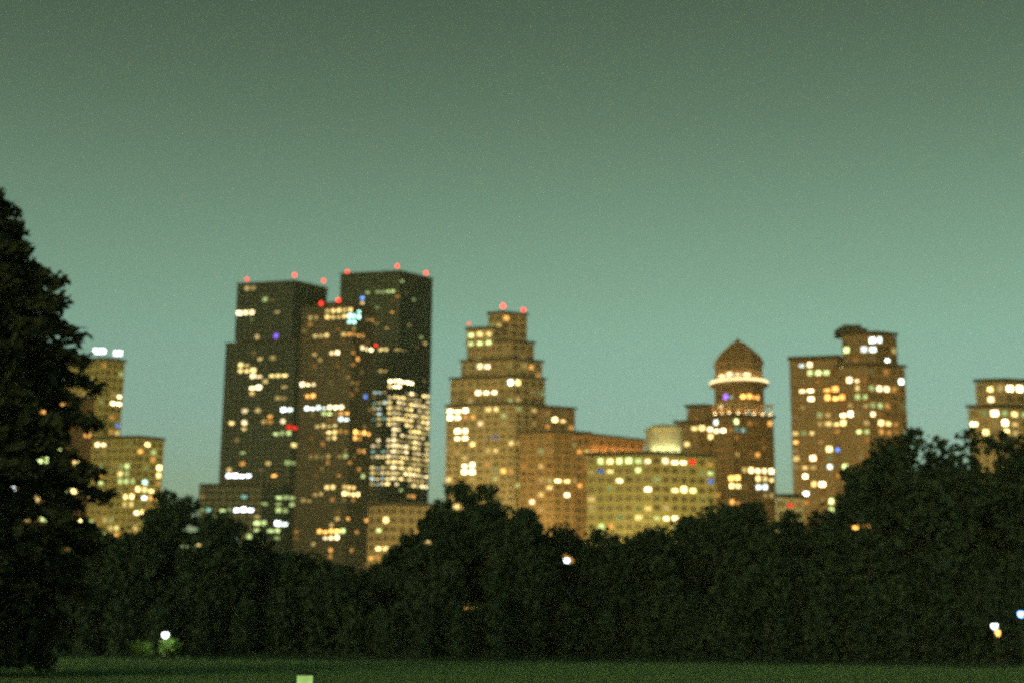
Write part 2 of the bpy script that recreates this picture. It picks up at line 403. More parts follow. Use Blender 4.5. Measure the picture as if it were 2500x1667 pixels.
# --- tan stone building below the right twin tower
g = at(980, 1500, 560)
TN = Building('stone_building', 'low tan stone building under the right twin tower, half hidden by trees', 'building', g, 'limestone', 'stone', 15)
TN.block(952, 900, 1078, 1224, 560, 30, 18, cornice=.6)
TN.light([W(944,1275,40,22,'Y',4), W(934,1296,50,14,'G',3), W(931,1333,36,18,'Y',4), W(912,1355,34,12,'O',2), W(1045,1324,28,12,'Y',3)])
TN.finish(.04, 'DO')

# --- stepped limestone tower
g = at(1230, 1500, 700)
ST = Building('stepped_tower', 'tall stepped limestone tower with a glowing crown, in the middle of the skyline', 'skyscraper', g, 'limestone', 'wide', 16)
def zz(x, y, D): return at(x, y, D).z
D0 = 700
c, l, r, b, ztp = ST.block(1226, 1192, 1287, 759, D0 + 14, 25, 22, z0=zz(1226, 842, D0 + 14), cornice=.5)
ST.block(1204, 1139, 1240, 796, D0 + 10, 16, 40, z0=zz(1204, 846, D0 + 10), cornice=.5, style='wide')
ST.block(1250, 1140, 1304, 828, D0 + 8, 16, 26, z0=zz(1250, 884, D0 + 8), cornice=.5)
ST.block(1254, 1126, 1324, 872, D0 + 5, 16, 26, z0=zz(1254, 922, D0 + 5), cornice=.5)
ST.block(1256, 1100, 1331, 914, D0 + 3, 16, 26, z0=zz(1256, 986, D0 + 3), cornice=.5)
ST.block(1258, 1090, 1334, 980, D0, 16, 26, cornice=.5)
ST.wall = M['tawny']
ST.block(1346, 1310, 1404, 989, D0 - 6, 20, 24, cornice=.5)
ST.block(1352, 1268, 1440, 1048, D0 - 14, 20, 18, cornice=.5)
ST.beacon(1228, 748, D0 + 16, ztp); ST.beacon(1278, 757, D0 + 16, ztp - 1); ST.beacon(1145, 790, D0 + 12, zz(1145, 800, D0 + 12), r=.6, lev=4)
ST.light([W(1178,899,38,20,'W',4), W(1239,930,32,16,'K',4), W(1260,930,30,16,'Y',4), W(1186,960,64,30,'W',5), W(1114,1011,66,30,'W',5), W(1203,996,32,18,'Y',3),
 W(1169,1039,32,18,'W',3), W(1309,888,34,22,'O',2), W(1362,1028,34,20,'Y',4), W(1141,1024,40,16,'O',1), W(1163,1022,28,8,'O',2), W(1124,1061,48,28,'W',5),
 W(1150,1076,50,22,'Y',4), W(1199,1064,36,14,'B',0), W(1226,1028,34,14,'D',1), W(1201,1094,32,18,'D',2), W(1244,1089,32,16,'Y',3), W(1294,1096,32,16,'D',2),
 W(1299,1038,34,14,'D',1), W(1146,1132,38,22,'W',5), W(1146,1149,40,24,'W',5), W(1190,1128,34,16,'O',2), W(1156,1162,34,18,'D',2), W(1226,1157,32,18,'O',4),
 W(1252,1151,32,16,'O',2), W(1318,1164,52,20,'G',3), W(1316,1181,72,22,'Y',3), W(1328,1198,38,20,'Y',4), W(1311,1232,44,22,'W',4), W(1369,1170,34,18,'Y',4),
 W(1401,1164,70,24,'Y',4), W(1409,1181,36,18,'D',2), W(1384,1208,34,20,'W',4), W(1118,1238,36,20,'Y',4), W(1390,1368,34,18,'N',5), W(1380,1357,30,12,'Y',3)])
for cc in ST.cells:                                    # the lantern room lit behind its tall windows
    x, y = cc['p']
    if 1146 < x < 1206 and 797 < y < 842 and cc['m'] is None: cc['m'] = lit('G', 3) if ST.rnd.random() < .6 else lit('Y', 2)
ST.finish(.20, 'DDGOY')

# --- cornice building
g = at(1480, 1500, 580)
CN = Building('cornice_building', 'terracotta topped building with a heavy cornice, right of the stepped tower', 'building', g, 'terracotta', 'wide', 17)
c, l, r, b, zt = CN.block(1440, 1405, 1572, 1056, 580, 40, 34, cornice=.2)
for k, (o_, h_) in enumerate(((1.5, .9), (1.0, .8))):
    ctr = (l + r) / 2
    CN.part('cornice', MB().prism([p - (ctr - p).normalized() * o_ for p in (c, r, b, l)], zt - 1.6 - .82 * k - h_ * 0, zt - 1.6 - .82 * k + .8), M['terracotta'])
nb = 14
for i in range(nb):                                    # modillions under the cornice
    p = c + (r - c) * ((i + .5) / nb); u = (r - c).normalized()
    CN.part('modillion', MB().box(p + Vector((u.y, -u.x)) * .45, u, .55, .9, zt - 3.6, zt - 2.45), M['terracotta'])
for i in range(6):                                     # wall lamps that wash the cornice
    u = (r - c).normalized(); q = c + (r - c) * ((i + .5) / 6) + Vector((u.y, -u.x)) * 1.0
    bx = CN.part('wall_lamp', MB().box(q, u, .7, .4, zt - 8.4, zt - 8.0), M['metal'])
    ld = bpy.data.lights.new('wall_lamp_bulb', 'POINT'); ld.energy = 420; ld.color = (1.0, .50, .18); ld.shadow_soft_size = .3
    lo = bpy.data.objects.new('wall_lamp_bulb', ld); COL.objects.link(lo); lo.parent = bx
    lo.location = Vector((q.x, q.y, zt - 7.4)) - CN.root.location
CN.finish(.40, 'OOD')

# --- yellow brick block in front, with its floodlit drum
g = at(1560, 1500, 520)
OL = Building('brick_building', 'broad floodlit yellow brick block with many lit windows below the cornice building', 'building', g, 'olive', 'stone', 18)
c, l, r, b, zt = OL.block(1592, 1432, 1745, 1100, 520, 12, 14, cornice=.5)
OL.light([W(1621,1118,40,24,'W',4), W(1564,1130,44,24,'W',4), W(1647,1132,72,24,'W',4), W(1693,1112,30,10,'R',2), W(1730,1112,32,12,'O',1), W(1466,1157,34,18,'K',4),
 W(1476,1140,34,14,'B',1), W(1549,1151,32,16,'G',3), W(1517,1180,86,22,'W',5), W(1587,1185,38,22,'W',4), W(1641,1185,38,18,'Y',4), W(1677,1197,40,22,'Y',4),
 W(1727,1156,34,14,'G',3), W(1732,1168,34,14,'B',1), W(1551,1251,34,18,'Y',3), W(1642,1253,38,20,'W',4), W(1634,1268,60,20,'W',5), W(1496,1276,30,10,'O',2),
 W(1466,1115,40,12,'G',1), W(1600,1160,30,12,'G',1), W(1480,1200,34,12,'G',1)])
for cc in OL.cells:                                    # the brightly lit top floor on the left
    x, y = cc['p']
    if 1450 < x < 1572 and 1100 < y < 1127: cc['m'] = lit('G', 3) if OL.rnd.random() < .6 else lit('Y', 4)
OL.finish(.30, 'GGDDY')
p = at(1622, 1092, 529)
g2 = empty('water_tank_house', (p.x, p.y, zt), 'round cream rooftop drum with a shallow dome, lit from its base', 'rooftop drum')
rr = 46 / F * 529
zt2 = at(1622, 1036, 529).z; zm = at(1622, 1052, 529).z
MB().lathe((p.x, p.y), [(rr, zt), (rr, zm)], 20).build('drum', M['cream'], g2)
MB().lathe((p.x, p.y), [(rr * 1.05, zm), (rr * 1.05, zm + .4), (rr * .95, zm + .9), (rr * .7, zm + (zt2 - zm) * .75), (rr * .25, zt2), (.1, zt2 + .1)], 20).build('dome', M['cream'], g2, smooth=True)
for i in range(5):
    a = R(-130 + i * 20); q = Vector((p.x + (rr + 1.6) * math.cos(a), p.y + (rr + 1.6) * math.sin(a), zt + .45))
    fx = MB().box((q.x, q.y), (math.cos(a + math.pi / 2), math.sin(a + math.pi / 2)), .9, .5, q.z - .44, q.z).build('floodlight', M['metal'], g2)
    ld = bpy.data.lights.new('floodlight_bulb', 'POINT'); ld.energy = 240; ld.color = (.92, 1.0, .55); ld.shadow_soft_size = .3
    lo = bpy.data.objects.new('floodlight_bulb', ld); COL.objects.link(lo); lo.parent = fx; lo.location = q + Vector((0, 0, .35)) - g2.location

# --- domed tower
g = at(1805, 1500, 600)
DT = Building('domed_tower', 'brown tower with an octagonal domed top and a bright ring of light', 'tower', g, 'brownstone', 'stone', 19)
c, l, r, b, zlo = DT.block(1790, 1738, 1888, 1008, 604, 30, 18, cornice=.6)
DT.block(1722, 1676, 1765, 985, 615, 20, 30, cornice=.5)
DT.block(1704, 1648, 1745, 1024, 608, 16, 20, cornice=.5)
pc = at(1804, 940, 620); rad = 62 / F * 620; pc2 = (pc.x, pc.y)
zA, zB, zR, zC = zlo - .5, at(1804, 945, 620).z, at(1804, 930, 620).z, at(1804, 893, 620).z
DT.octagon(pc2, rad, zA, zB, 8, R(22.5)); DT.flush()
DT.octagon(pc2, rad * .97, zR, zC, 8, R(22.5)); DT.flush()
za = at(1806, 829, 620).z
DT.part('dome', MB().lathe(pc2, [(rad * 1.03, zC), (rad * 1.03, zC + .8), (rad * .95, zC + (za - zC) * .18), (rad * .80, zC + (za - zC) * .36), (rad * .59, zC + (za - zC) * .55),
  (rad * .37, zC + (za - zC) * .72), (rad * .20, zC + (za - zC) * .86), (rad * .07, zC + (za - zC) * .97), (rad * .05, za), (.05, za + .8)], 8, R(22.5)), M['brownstone'])
for k in range(8):                                     # ribs of the dome
    a = R(22.5 + 45 * k); pts = []
    for rr_, t in ((.96, .18), (.81, .36), (.60, .55), (.38, .72), (.21, .86)):
        pts.append((pc2[0] + rad * rr_ * math.cos(a), pc2[1] + rad * rr_ * math.sin(a), zC + (za - zC) * t + .1))
    DT.part('rib', MB().tube(pts, [.35] * 5, 5), M['limestone'])
RO = 74 / F * 620
DT.part('balcony', MB().lathe(pc2, [(rad, zB), (RO * .97, zB + .3), (RO, zB + .7), (RO, zB + 1.0), (rad * .9, zB + 1.05)], 16, R(11.25)), M['limestone'])
DT.part('balcony_light_ring', MB().lathe(pc2, [(RO * .96, zB + 1.06), (RO * .985, zB + 1.1), (RO * .985, zB + 2.0), (RO * .94, zB + 2.1), (RO * .94, zB + 1.5)], 32), lit('W', 3))
for k in range(10):                                    # lamps that wash the lantern above the balcony
    a = R(-170 + 17.8 * k); q = (pc2[0] + rad * 1.12 * math.cos(a), pc2[1] + rad * 1.12 * math.sin(a))
    bx = DT.part('wall_washer', MB().box(q, (-math.sin(a), math.cos(a)), 1.2, .4, zB + 1.06, zB + 1.5), M['metal'])
    ld = bpy.data.lights.new('wall_washer_bulb', 'POINT'); ld.energy = 700; ld.color = (1.0, .72, .34); ld.shadow_soft_size = .3
    lo = bpy.data.objects.new('wall_washer_bulb', ld); COL.objects.link(lo); lo.parent = bx
    lo.location = Vector((q[0], q[1], zB + 2.0)) - DT.root.location
# lit colonnade under the drum
zc0, zc1 = at(1795, 1012, 600).z, at(1795, 982, 600).z
ctr = (l + r) / 2
for A, B, nn in ((l, c, 6), (c, r, 10)):
    u = (B - A).normalized(); n_ = Vector((u.y, -u.x)); Wd = (B - A).length
    for i in range(nn):
        q = A + u * Wd * (i + .5) / nn + n_ * .2
        DT.part('column', MB().lathe(q, [(.42, zlo), (.34, zlo + .4), (.30, zc1 - .5), (.42, zc1 - .1)], 8), M['limestone'])
        if i % 2 == 0:
            q2 = A + u * Wd * (i + 1) / nn + n_ * .55
            bx = DT.part('uplight', MB().box(q2, u, .8, .3, zlo + .02, zlo + .3), lit('W', 4))
            ld = bpy.data.lights.new('uplight_bulb', 'POINT'); ld.energy = 380; ld.color = (1.0, .60, .26); ld.shadow_soft_size = .3
            lo = bpy.data.objects.new('uplight_bulb', ld); COL.objects.link(lo); lo.parent = bx
            lo.location = Vector((q2.x, q2.y, zlo + 1.0)) - DT.root.location
    DT.part('architrave', MB().box((A + B) / 2 + n_ * .12, u, Wd * .99, .9, zc1 - .08, zc1 + .7), M['limestone'])
DT.light([W(1747,1044,62,22,'W',5), W(1739,1033,40,14,'K',3), W(1701,1045,36,14,'Y',3), W(1698,1074,52,22,'K',4), W(1734,1066,36,18,'Y',4), W(1668,1081,36,14,'Y',2),
 W(1800,1021,36,20,'G',4), W(1823,1012,30,12,'C',1), W(1839,1017,34,14,'Y',2), W(1808,1048,34,16,'C',1), W(1770,975,30,14,'V',3), W(1777,959,34,12,'C',1),
 W(1834,966,52,20,'O',4), W(1790,1159,38,22,'O',4), W(1834,1155,38,24,'Y',4), W(1869,1155,58,28,'W',4), W(1849,1176,84,24,'Y',3), W(1791,1181,44,18,'Y',4),
 W(1761,1196,52,20,'Y',3), W(1861,1191,36,14,'K',3), W(1791,1228,32,14,'O',2), W(1780,915,60,16,'W',3), W(1815,912,40,14,'W',3), W(1795,996,136,20,'W',3)])
DT.finish(.12, 'DDOO')

# --- little pavilion with red sign light in the gap
p = at(1925, 1215, 480)
PV = Building('corner_house', 'small cream house with a red lit strip, in the gap between domed and brown towers', 'building', p, 'cream', 'stone', 20)
PV.block(1920, 1892, 1960, 1204, 480, 15, 15, cornice=.3)
PV.light([W(1925, 1222, 60, 18, 'R', 2)]); PV.finish(.2, 'DO')

# --- brown brick apartment tower on the right
g = at(2070, 1500, 560)
BT = Building('apartment_tower', 'wide brown brick apartment tower crowded with warm windows, right of the domed tower', 'apartment tower', g, 'brownstone', 'stone', 21)
c, l, r, b, zt0 = BT.block(2046, 1926, 2075, 866, 566, 14, 60, cornice=.5)
BT.block(2118, 2044, 2208, 884, 560, 12, 16, cornice=.5)
c, l, r, b, zt1 = BT.block(2140, 2054, 2188, 808, 567, 12, 22, z0=zz(2140, 888, 567), cornice=.4)
pm = at(2084, 812, 575)
BT.part('roof_plant', MB().prism([(pm.x - 6.2, pm.y), (pm.x + 6.0, pm.y + 1), (pm.x + 5.4, pm.y + 9), (pm.x - 6.2, pm.y + 8)], zt1, zt1 + 3.1).box((pm.x, pm.y + 4), (1, 0), 7.5, 5, zt1 + 3.1, zt1 + 4.6), M['roof'])
BT.light([W(1952,874,28,10,'K',2), W(1982,885,38,22,'W',5), W(2073,853,30,12,'G',3), W(2101,853,30,14,'K',3), W(2137,859,30,14,'K',3), W(2172,866,30,14,'K',4),
 W(2140,822,36,30,'K',4), W(2056,888,36,18,'W',4), W(2094,893,62,26,'W',5), W(2002,914,68,20,'G',3), W(2076,920,50,22,'W',4), W(1973,950,38,20,'W',4),
 W(2028,946,48,20,'O',3), W(2101,938,44,20,'Y',3), W(2150,943,48,20,'W',4), W(2191,940,38,18,'K',4), W(1974,964,34,14,'D',2), W(2038,959,62,24,'O',3),
 W(2109,970,40,18,'G',2), W(1987,978,38,18,'W',4), W(2043,974,68,24,'O',4), W(2188,956,32,14,'O',1), W(2135,988,38,18,'G',2), W(2022,1005,32,16,'D',2),
 W(2071,992,32,14,'D',1), W(2072,1011,40,24,'W',5), W(2135,1020,40,24,'W',4), W(2160,1033,58,28,'Y',3), W(2038,1035,58,20,'Y',3), W(2101,1044,36,18,'G',3),
 W(2107,1062,46,20,'G',3), W(2165,1053,40,16,'O',2), W(1945,1060,30,16,'D',3), W(1978,1056,36,18,'Y',3), W(1945,1075,32,16,'O',3), W(2030,1097,42,18,'Y',4),
 W(2049,1099,34,16,'B',2), W(1947,1122,32,18,'D',3), W(1979,1118,36,20,'W',4), W(1977,1135,36,18,'D',2), W(2028,1130,34,20,'K',4), W(2063,1132,38,18,'G',3),
 W(2048,1142,34,12,'O',1), W(1965,1165,38,22,'W',5), W(1980,1180,34,16,'D',3), W(2009,1176,36,18,'W',5), W(1966,1212,36,18,'K',5), W(1974,1227,34,14,'O',2),
 W(2028,1223,34,18,'G',4), W(2027,1237,34,14,'G',3), W(2090,1286,38,22,'O',4), W(2115,1283,34,14,'O',1), W(2180,1062,28,10,'O',1)])
BT.finish(.28, 'DDOOGY')

# --- pale building at the right edge
g = at(2450, 1500, 520)
RB = Building('apartment_building', 'pale apartment building with bright windows cut by the right edge of the view', 'apartment building', g, 'limestone', 'wide', 22)
RB.block(2440, 2362, 2560, 985, 520, 16, 14, cornice=.4)
RB.block(2452, 2380, 2550, 922, 526, 16, 14, z0=zz(2452, 988, 526), cornice=.4)
RB.light([W(2425,934,48,20,'Y',3), W(2472,952,52,26,'W',5), W(2407,962,36,16,'W',3), W(2439,1001,46,22,'W',5), W(2472,1000,40,18,'Y',3), W(2383,1022,52,24,'W',5),
 W(2458,1024,58,24,'W',5), W(2408,1053,42,22,'Y',4), W(2450,1048,46,20,'Y',4), W(2494,997,34,14,'G',2), W(2482,1034,34,14,'D',2)])
for cc in RB.cells:
    x, y = cc['p']
    if 2448 < x < 2500 and 925 < y < 945 and cc['m'] is None: cc['m'] = lit('Y', 2)
RB.finish(.16, 'DDYG')

# --- building beside the conifer with two white floodlights on its roof
g = at(300, 1500, 640)
LB = Building('apartment_building', 'olive stepped building beside the conifer with two white floodlights on its roof', 'apartment building', g, 'olive', 'stone', 23)
c, l, r, b, ztl = LB.block(262, 160, 306, 872, 650, 16, 40, cornice=.4)
LB.block(338, 200, 402, 1062, 640, 14, 40, cornice=.4)
for x, y, w_ in ((243, 857, 6.0), (288, 862, 4.2)):
    p = at(x, y, 655)
    bx = LB.part('floodlight', MB().tube([(p.x, p.y + .3, ztl - 1), (p.x, p.y + .3, p.z - .4)], [.2, .2], 6).box((p.x, p.y + .3), (1, 0), w_, .5, p.z - 1.2, p.z + 1.3), M['metal'])
    MB().box((p.x, p.y), (1, .0), w_ * .94, .12, p.z - 1.05, p.z + 1.15).build('floodlight_lens', lit('N', 5), bx, origin=LB.root.location)
LB.light([W(283,975,52,28,'W',5), W(280,1015,28,10,'O',1), W(291,1035,30,16,'B',1), W(251,1077,40,20,'W',4), W(286,1054,34,12,'D',2), W(286,1091,42,20,'W',5),
 W(344,1090,52,22,'Y',4), W(337,1107,50,18,'O',3), W(372,1108,36,14,'G',2), W(367,1126,32,14,'O',2), W(388,1133,34,18,'Y',4), W(304,1133,34,12,'G',2),
 W(304,1146,34,12,'G',2), W(297,1157,32,12,'Y',3), W(301,1173,34,16,'G',2), W(385,1154,32,12,'Y',3), W(356,1173,30,12,'C',3), W(314,1210,36,16,'Y',4),
 W(352,1199,44,20,'Y',4), W(357,1207,44,18,'K',4), W(375,1212,52,20,'O',3), W(311,1227,50,16,'D',3), W(329,1256,36,16,'W',4), W(344,1256,34,16,'Y',4),
 W(277,1291,28,10,'Y',2), W(283,1301,28,10,'O',2), W(324,1296,40,12,'D',2)])
LB.finish(.26, 'GGDO')
g = at(100, 1500, 520)
BB = Building('apartment_building', 'dark brick building glimpsed behind the tall conifer at the left edge', 'apartment building', g, 'redbrick', 'stone', 24)
BB.block(120, -80, 232, 960, 520, 14, 30, cornice=.4)
BB.light([W(161,988,28,10,'O',2), W(105,1004,34,12,'O',2), W(203,1063,34,12,'O',3), W(152,1095,34,14,'G',3), W(107,1119,46,18,'G',3), W(176,1129,28,10,'Y',3),
 W(37,1190,36,18,'N',4), W(90,1212,34,14,'G',3), W(173,1198,28,12,'Y',3), W(96,1225,30,10,'Y',2), W(105,1259,36,14,'G',3), W(106,1273,34,14,'G',3),
 W(70,1273,26,10,'Y',2), W(247,1276,38,18,'Y',4), W(161,1340,20,8,'D',0)])
BB.finish(.05, 'DG')

# ------------------------------------------------------------------ trees
CT = [(-100,1240),(270,1262),(330,1268),(372,1215),(405,1192),(450,1200),(520,1236),(600,1266),(680,1312),(760,1348),(840,1372),(905,1366),(950,1335),(985,1292),(1045,1252),
      (1085,1190),(1130,1164),(1195,1170),(1265,1222),(1335,1268),(1420,1268),(1520,1286),(1600,1272),(1680,1246),(1740,1216),(1800,1214),(1870,1226),(1950,1246),(2030,1200),
      (2080,1122),(2150,1062),(2220,1038),(2300,1066),(2370,1044),(2440,1062),(2600,1052)]
CTX, CTY = zip(*CT)
def contour(x): return float(np.interp(x, CTX, CTY))
def thin(P, D, scale=1.0):
    """keep the chinks between leaves open where lights show through"""
    x, y = project_np(P); keep = np.ones(len(P), bool)
    for gx, gy, a, b_ in GAPS:
        if D > 100 and gy < contour(gx) + 14: continue
        keep &= ((x - gx) / (a * scale)) ** 2 + ((y - gy) / (b_ * scale)) ** 2 > 1.0
    return keep
def deciduous(x, ytop, D, rad, label, seed, group=None, n=7000, leaf=.38):
    global RNG
    RNG = np.random.default_rng(seed); rnd = random.Random(seed)
    top = at(x, ytop, D); H = top.z; X, Y = top.x, D
    t = empty('park_tree', (X, Y, 0), label, 'tree', group)
    h0 = H * .16
    mb = MB(); lean = rnd.uniform(-.4, .4)
    mb.tube([(X, Y, -.2), (X + lean * .2, Y, h0 * .5), (X + lean * .5, Y + .1, h0), (X + lean, Y, H * .55), (X + lean, Y, H * .85)], [.42, .34, .3, .18, .05], 8)
    cl = []
    for i in range(9):
        a = 2 * math.pi * (i * .382 + rnd.random() * .1); z = h0 + (H * .6 - h0) * (i / 9) * .9
        rr = rad * rnd.uniform(.55, .95); ez = z + (H - z) * rnd.uniform(.35, .6)
        e = (X + rr * math.cos(a), Y + rr * math.sin(a), ez)
        m_ = (X + rr * .5 * math.cos(a), Y + rr * .5 * math.sin(a), z + (ez - z) * .35)
        mb.tube([(X + lean * .6, Y, z), m_, e], [.16, .10, .03], 6)
    mb.build('trunk', M['bark'], t)
    nc = 60
    zc = H * .53; rz = H * .47
    for i in range(nc):
        d = rand_dirs(1)[0]; q = RNG.random() ** .38
        if d[2] < -.4: d[2] *= .6
        cl.append((X + lean + d[0] * rad * q * .8, Y + d[1] * rad * q * .8, zc + d[2] * rz * q * .8, rad * RNG.uniform(.26, .40)))
    cl.append((X + lean * .6, Y, H - rad * .36, rad * .36))
    cl = np.array(cl); k = RNG.integers(0, len(cl), n)
    d = rand_dirs(n); q = RNG.random(n) ** .45
    P = cl[k, :3] + d * (cl[k, 3] * q)[:, None] * np.array([1.1, 1.1, .85])
    P = P[P[:, 2] < H + .3]
    P = P[thin(P, D)]
    n = len(P); s = leaf * RNG.uniform(.6, 1.4, n)[:, None]
    U = rand_dirs(n); V = np.cross(U, rand_dirs(n)); V /= np.linalg.norm(V, axis=1)[:, None] + 1e-6
    quads('crown', P, U * s, V * s * .7, M['leaf'], t)
    return t
TREES = [
 (-40, 1230, 3.9, 'dark tree low behind the conifer at the left edge'),
 (110, 1250, 3.6, 'low dark tree beneath the dark brick building at far left'),
 (215, 1262, 3.6, 'low dark tree beside the conifer, under the stepped olive building'),
 (315, 1272, 3.4, 'dark tree right below the windows of the stepped olive building'),
 (402, 1190, 3.2, 'dark tree in the sky gap just right of the stepped olive building'),
 (452, 1200, 3.4, 'dark tree at the left end of the glass podium'),
 (535, 1240, 3.8, 'dark tree below the brightest lamp of the glass podium'),
 (640, 1290, 4.0, 'dark tree in front of the middle of the glass podium'),
 (735, 1338, 4.0, 'low dark tree beneath the left face of the brown hotel tower'),
 (835, 1368, 4.0, 'lowest dark tree of the treeline, under the brown hotel tower'),
 (915, 1372, 3.6, 'low dark tree in front of the tan stone building'),
 (1000, 1290, 3.3, 'dark tree covering the right half of the tan stone building'),
 (1062, 1238, 3.0, 'dark tree in the gap between twin towers and stepped tower'),
 (1122, 1164, 3.4, 'high rounded dark tree at the left foot of the stepped tower'),
 (1192, 1170, 3.4, 'dark tree before the middle of the stepped tower, beside the high rounded one'),
 (1275, 1232, 3.6, 'dark tree before the right side of the stepped tower'),
 (1370, 1268, 4.0, 'dark tree with a white light in it, right of the stepped tower'),
 (1470, 1280, 4.0, 'dark tree below the left half of the yellow brick block'),
 (1575, 1280, 4.0, 'dark tree below the middle of the yellow brick block'),
 (1672, 1248, 3.8, 'dark tree below the right end of the yellow brick block'),
 (1758, 1212, 3.8, 'dark tree at the left foot of the domed tower'),
 (1838, 1216, 3.8, 'dark tree at the right foot of the domed tower'),
 (1925, 1242, 3.6, 'dark tree below the small cream house with the red strip'),
 (2012, 1236, 3.4, 'dark tree at the foot of the brown brick apartment tower'),
 (2085, 1128, 3.4, 'dark tree covering the lower middle of the brown brick apartment tower'),
 (2150, 1064, 3.6, 'tall dark tree at the right corner of the brown brick apartment tower'),
 (2222, 1036, 3.8, 'tallest dark tree of the right side, just right of the brown brick tower'),
 (2300, 1056, 4.3, 'tall dark tree in the sky gap left of the pale right edge building'),
 (2372, 1036, 4.4, 'tall dark tree at the left corner of the pale right edge building'),
 (2450, 1046, 4.4, 'tall dark tree in front of the pale right edge building'),
 (2530, 1040, 4.4, 'tall dark tree cut by the right edge of the view'),
]
for i, (x, yt, rad, lab) in enumerate(TREES):
    D = (150, 163, 156)[i % 3] - (12 if x > 2050 else 0)
    deciduous(x, yt, D, rad * 1.22, lab, 100 + i, 'trees along the far side of the meadow')
BACK = ('behind the conifer at the left edge', 'below the far left brick building', 'under the stepped olive building', 'at the left end of the podium',
 'below the glass podium', 'below the left twin tower', 'beside the tan stone building', 'at the stepped tower\'s left foot', 'at the stepped tower\'s right foot',
 'under the cornice building', 'under the yellow brick block', 'under the domed tower', 'at the brown apartment tower\'s foot', 'right of the brown apartment tower', 'by the pale right edge building')
for i in range(15):                                    # second row, showing only between the crowns of the first
    x = -60 + i * 182
    deciduous(x, contour(x) + 34, 196 + (i % 2) * 12, 7.5, 'dark back row tree seen between nearer crowns, ' + BACK[i], 300 + i, 'back row of park trees', 7000, .46)

# shrubs closing the foot of the trees: one uncountable dark mass
RNG = np.random.default_rng(5)
n = 110000
X = RNG.uniform(-75, 75, n); ph = np.sin(X * .55) * .7 + np.sin(X * .27 + 1) * .9 + RNG.normal(size=n) * .5
hh = np.interp(X, (14, 26), (5.4, 7.8)) + ph * 1.1
P = np.stack([X, 146 - np.interp(X, (18, 34), (0, 16)) + np.sin(X * .21) * 4 + np.sin(X * 1.7) * 1.2 + RNG.uniform(-1, 7, n), RNG.random(n) ** .8 * hh], 1)
U = rand_dirs(n); V = np.cross(U, rand_dirs(n)); V /= np.linalg.norm(V, axis=1)[:, None] + 1e-6
s = RNG.uniform(.2, .45, n)[:, None]
m = 16000                                              # rough grass where the lawn runs out under the trees
t_ = RNG.random(m) ** .6; X2 = RNG.uniform(-75, 75, m)
P2 = np.stack([X2, 122 - np.interp(X2, (18, 34), (0, 10)) + t_ * 24 + np.sin(X2 * .5), RNG.random(m) * (.08 + .5 * t_ ** 3)], 1)
P = np.concatenate([P, P2]); n = len(P); U = rand_dirs(n); V = np.cross(U, rand_dirs(n)); V /= np.linalg.norm(V, axis=1)[:, None] + 1e-6
s = np.concatenate([s, RNG.uniform(.06, .2, m)[:, None]])
so = quads('shrubbery', P, U * s, V * s * .8, M['leaf'], None)
tag(so, 'dark undergrowth along the far edge of the meadow', 'shrubs', kind='stuff')

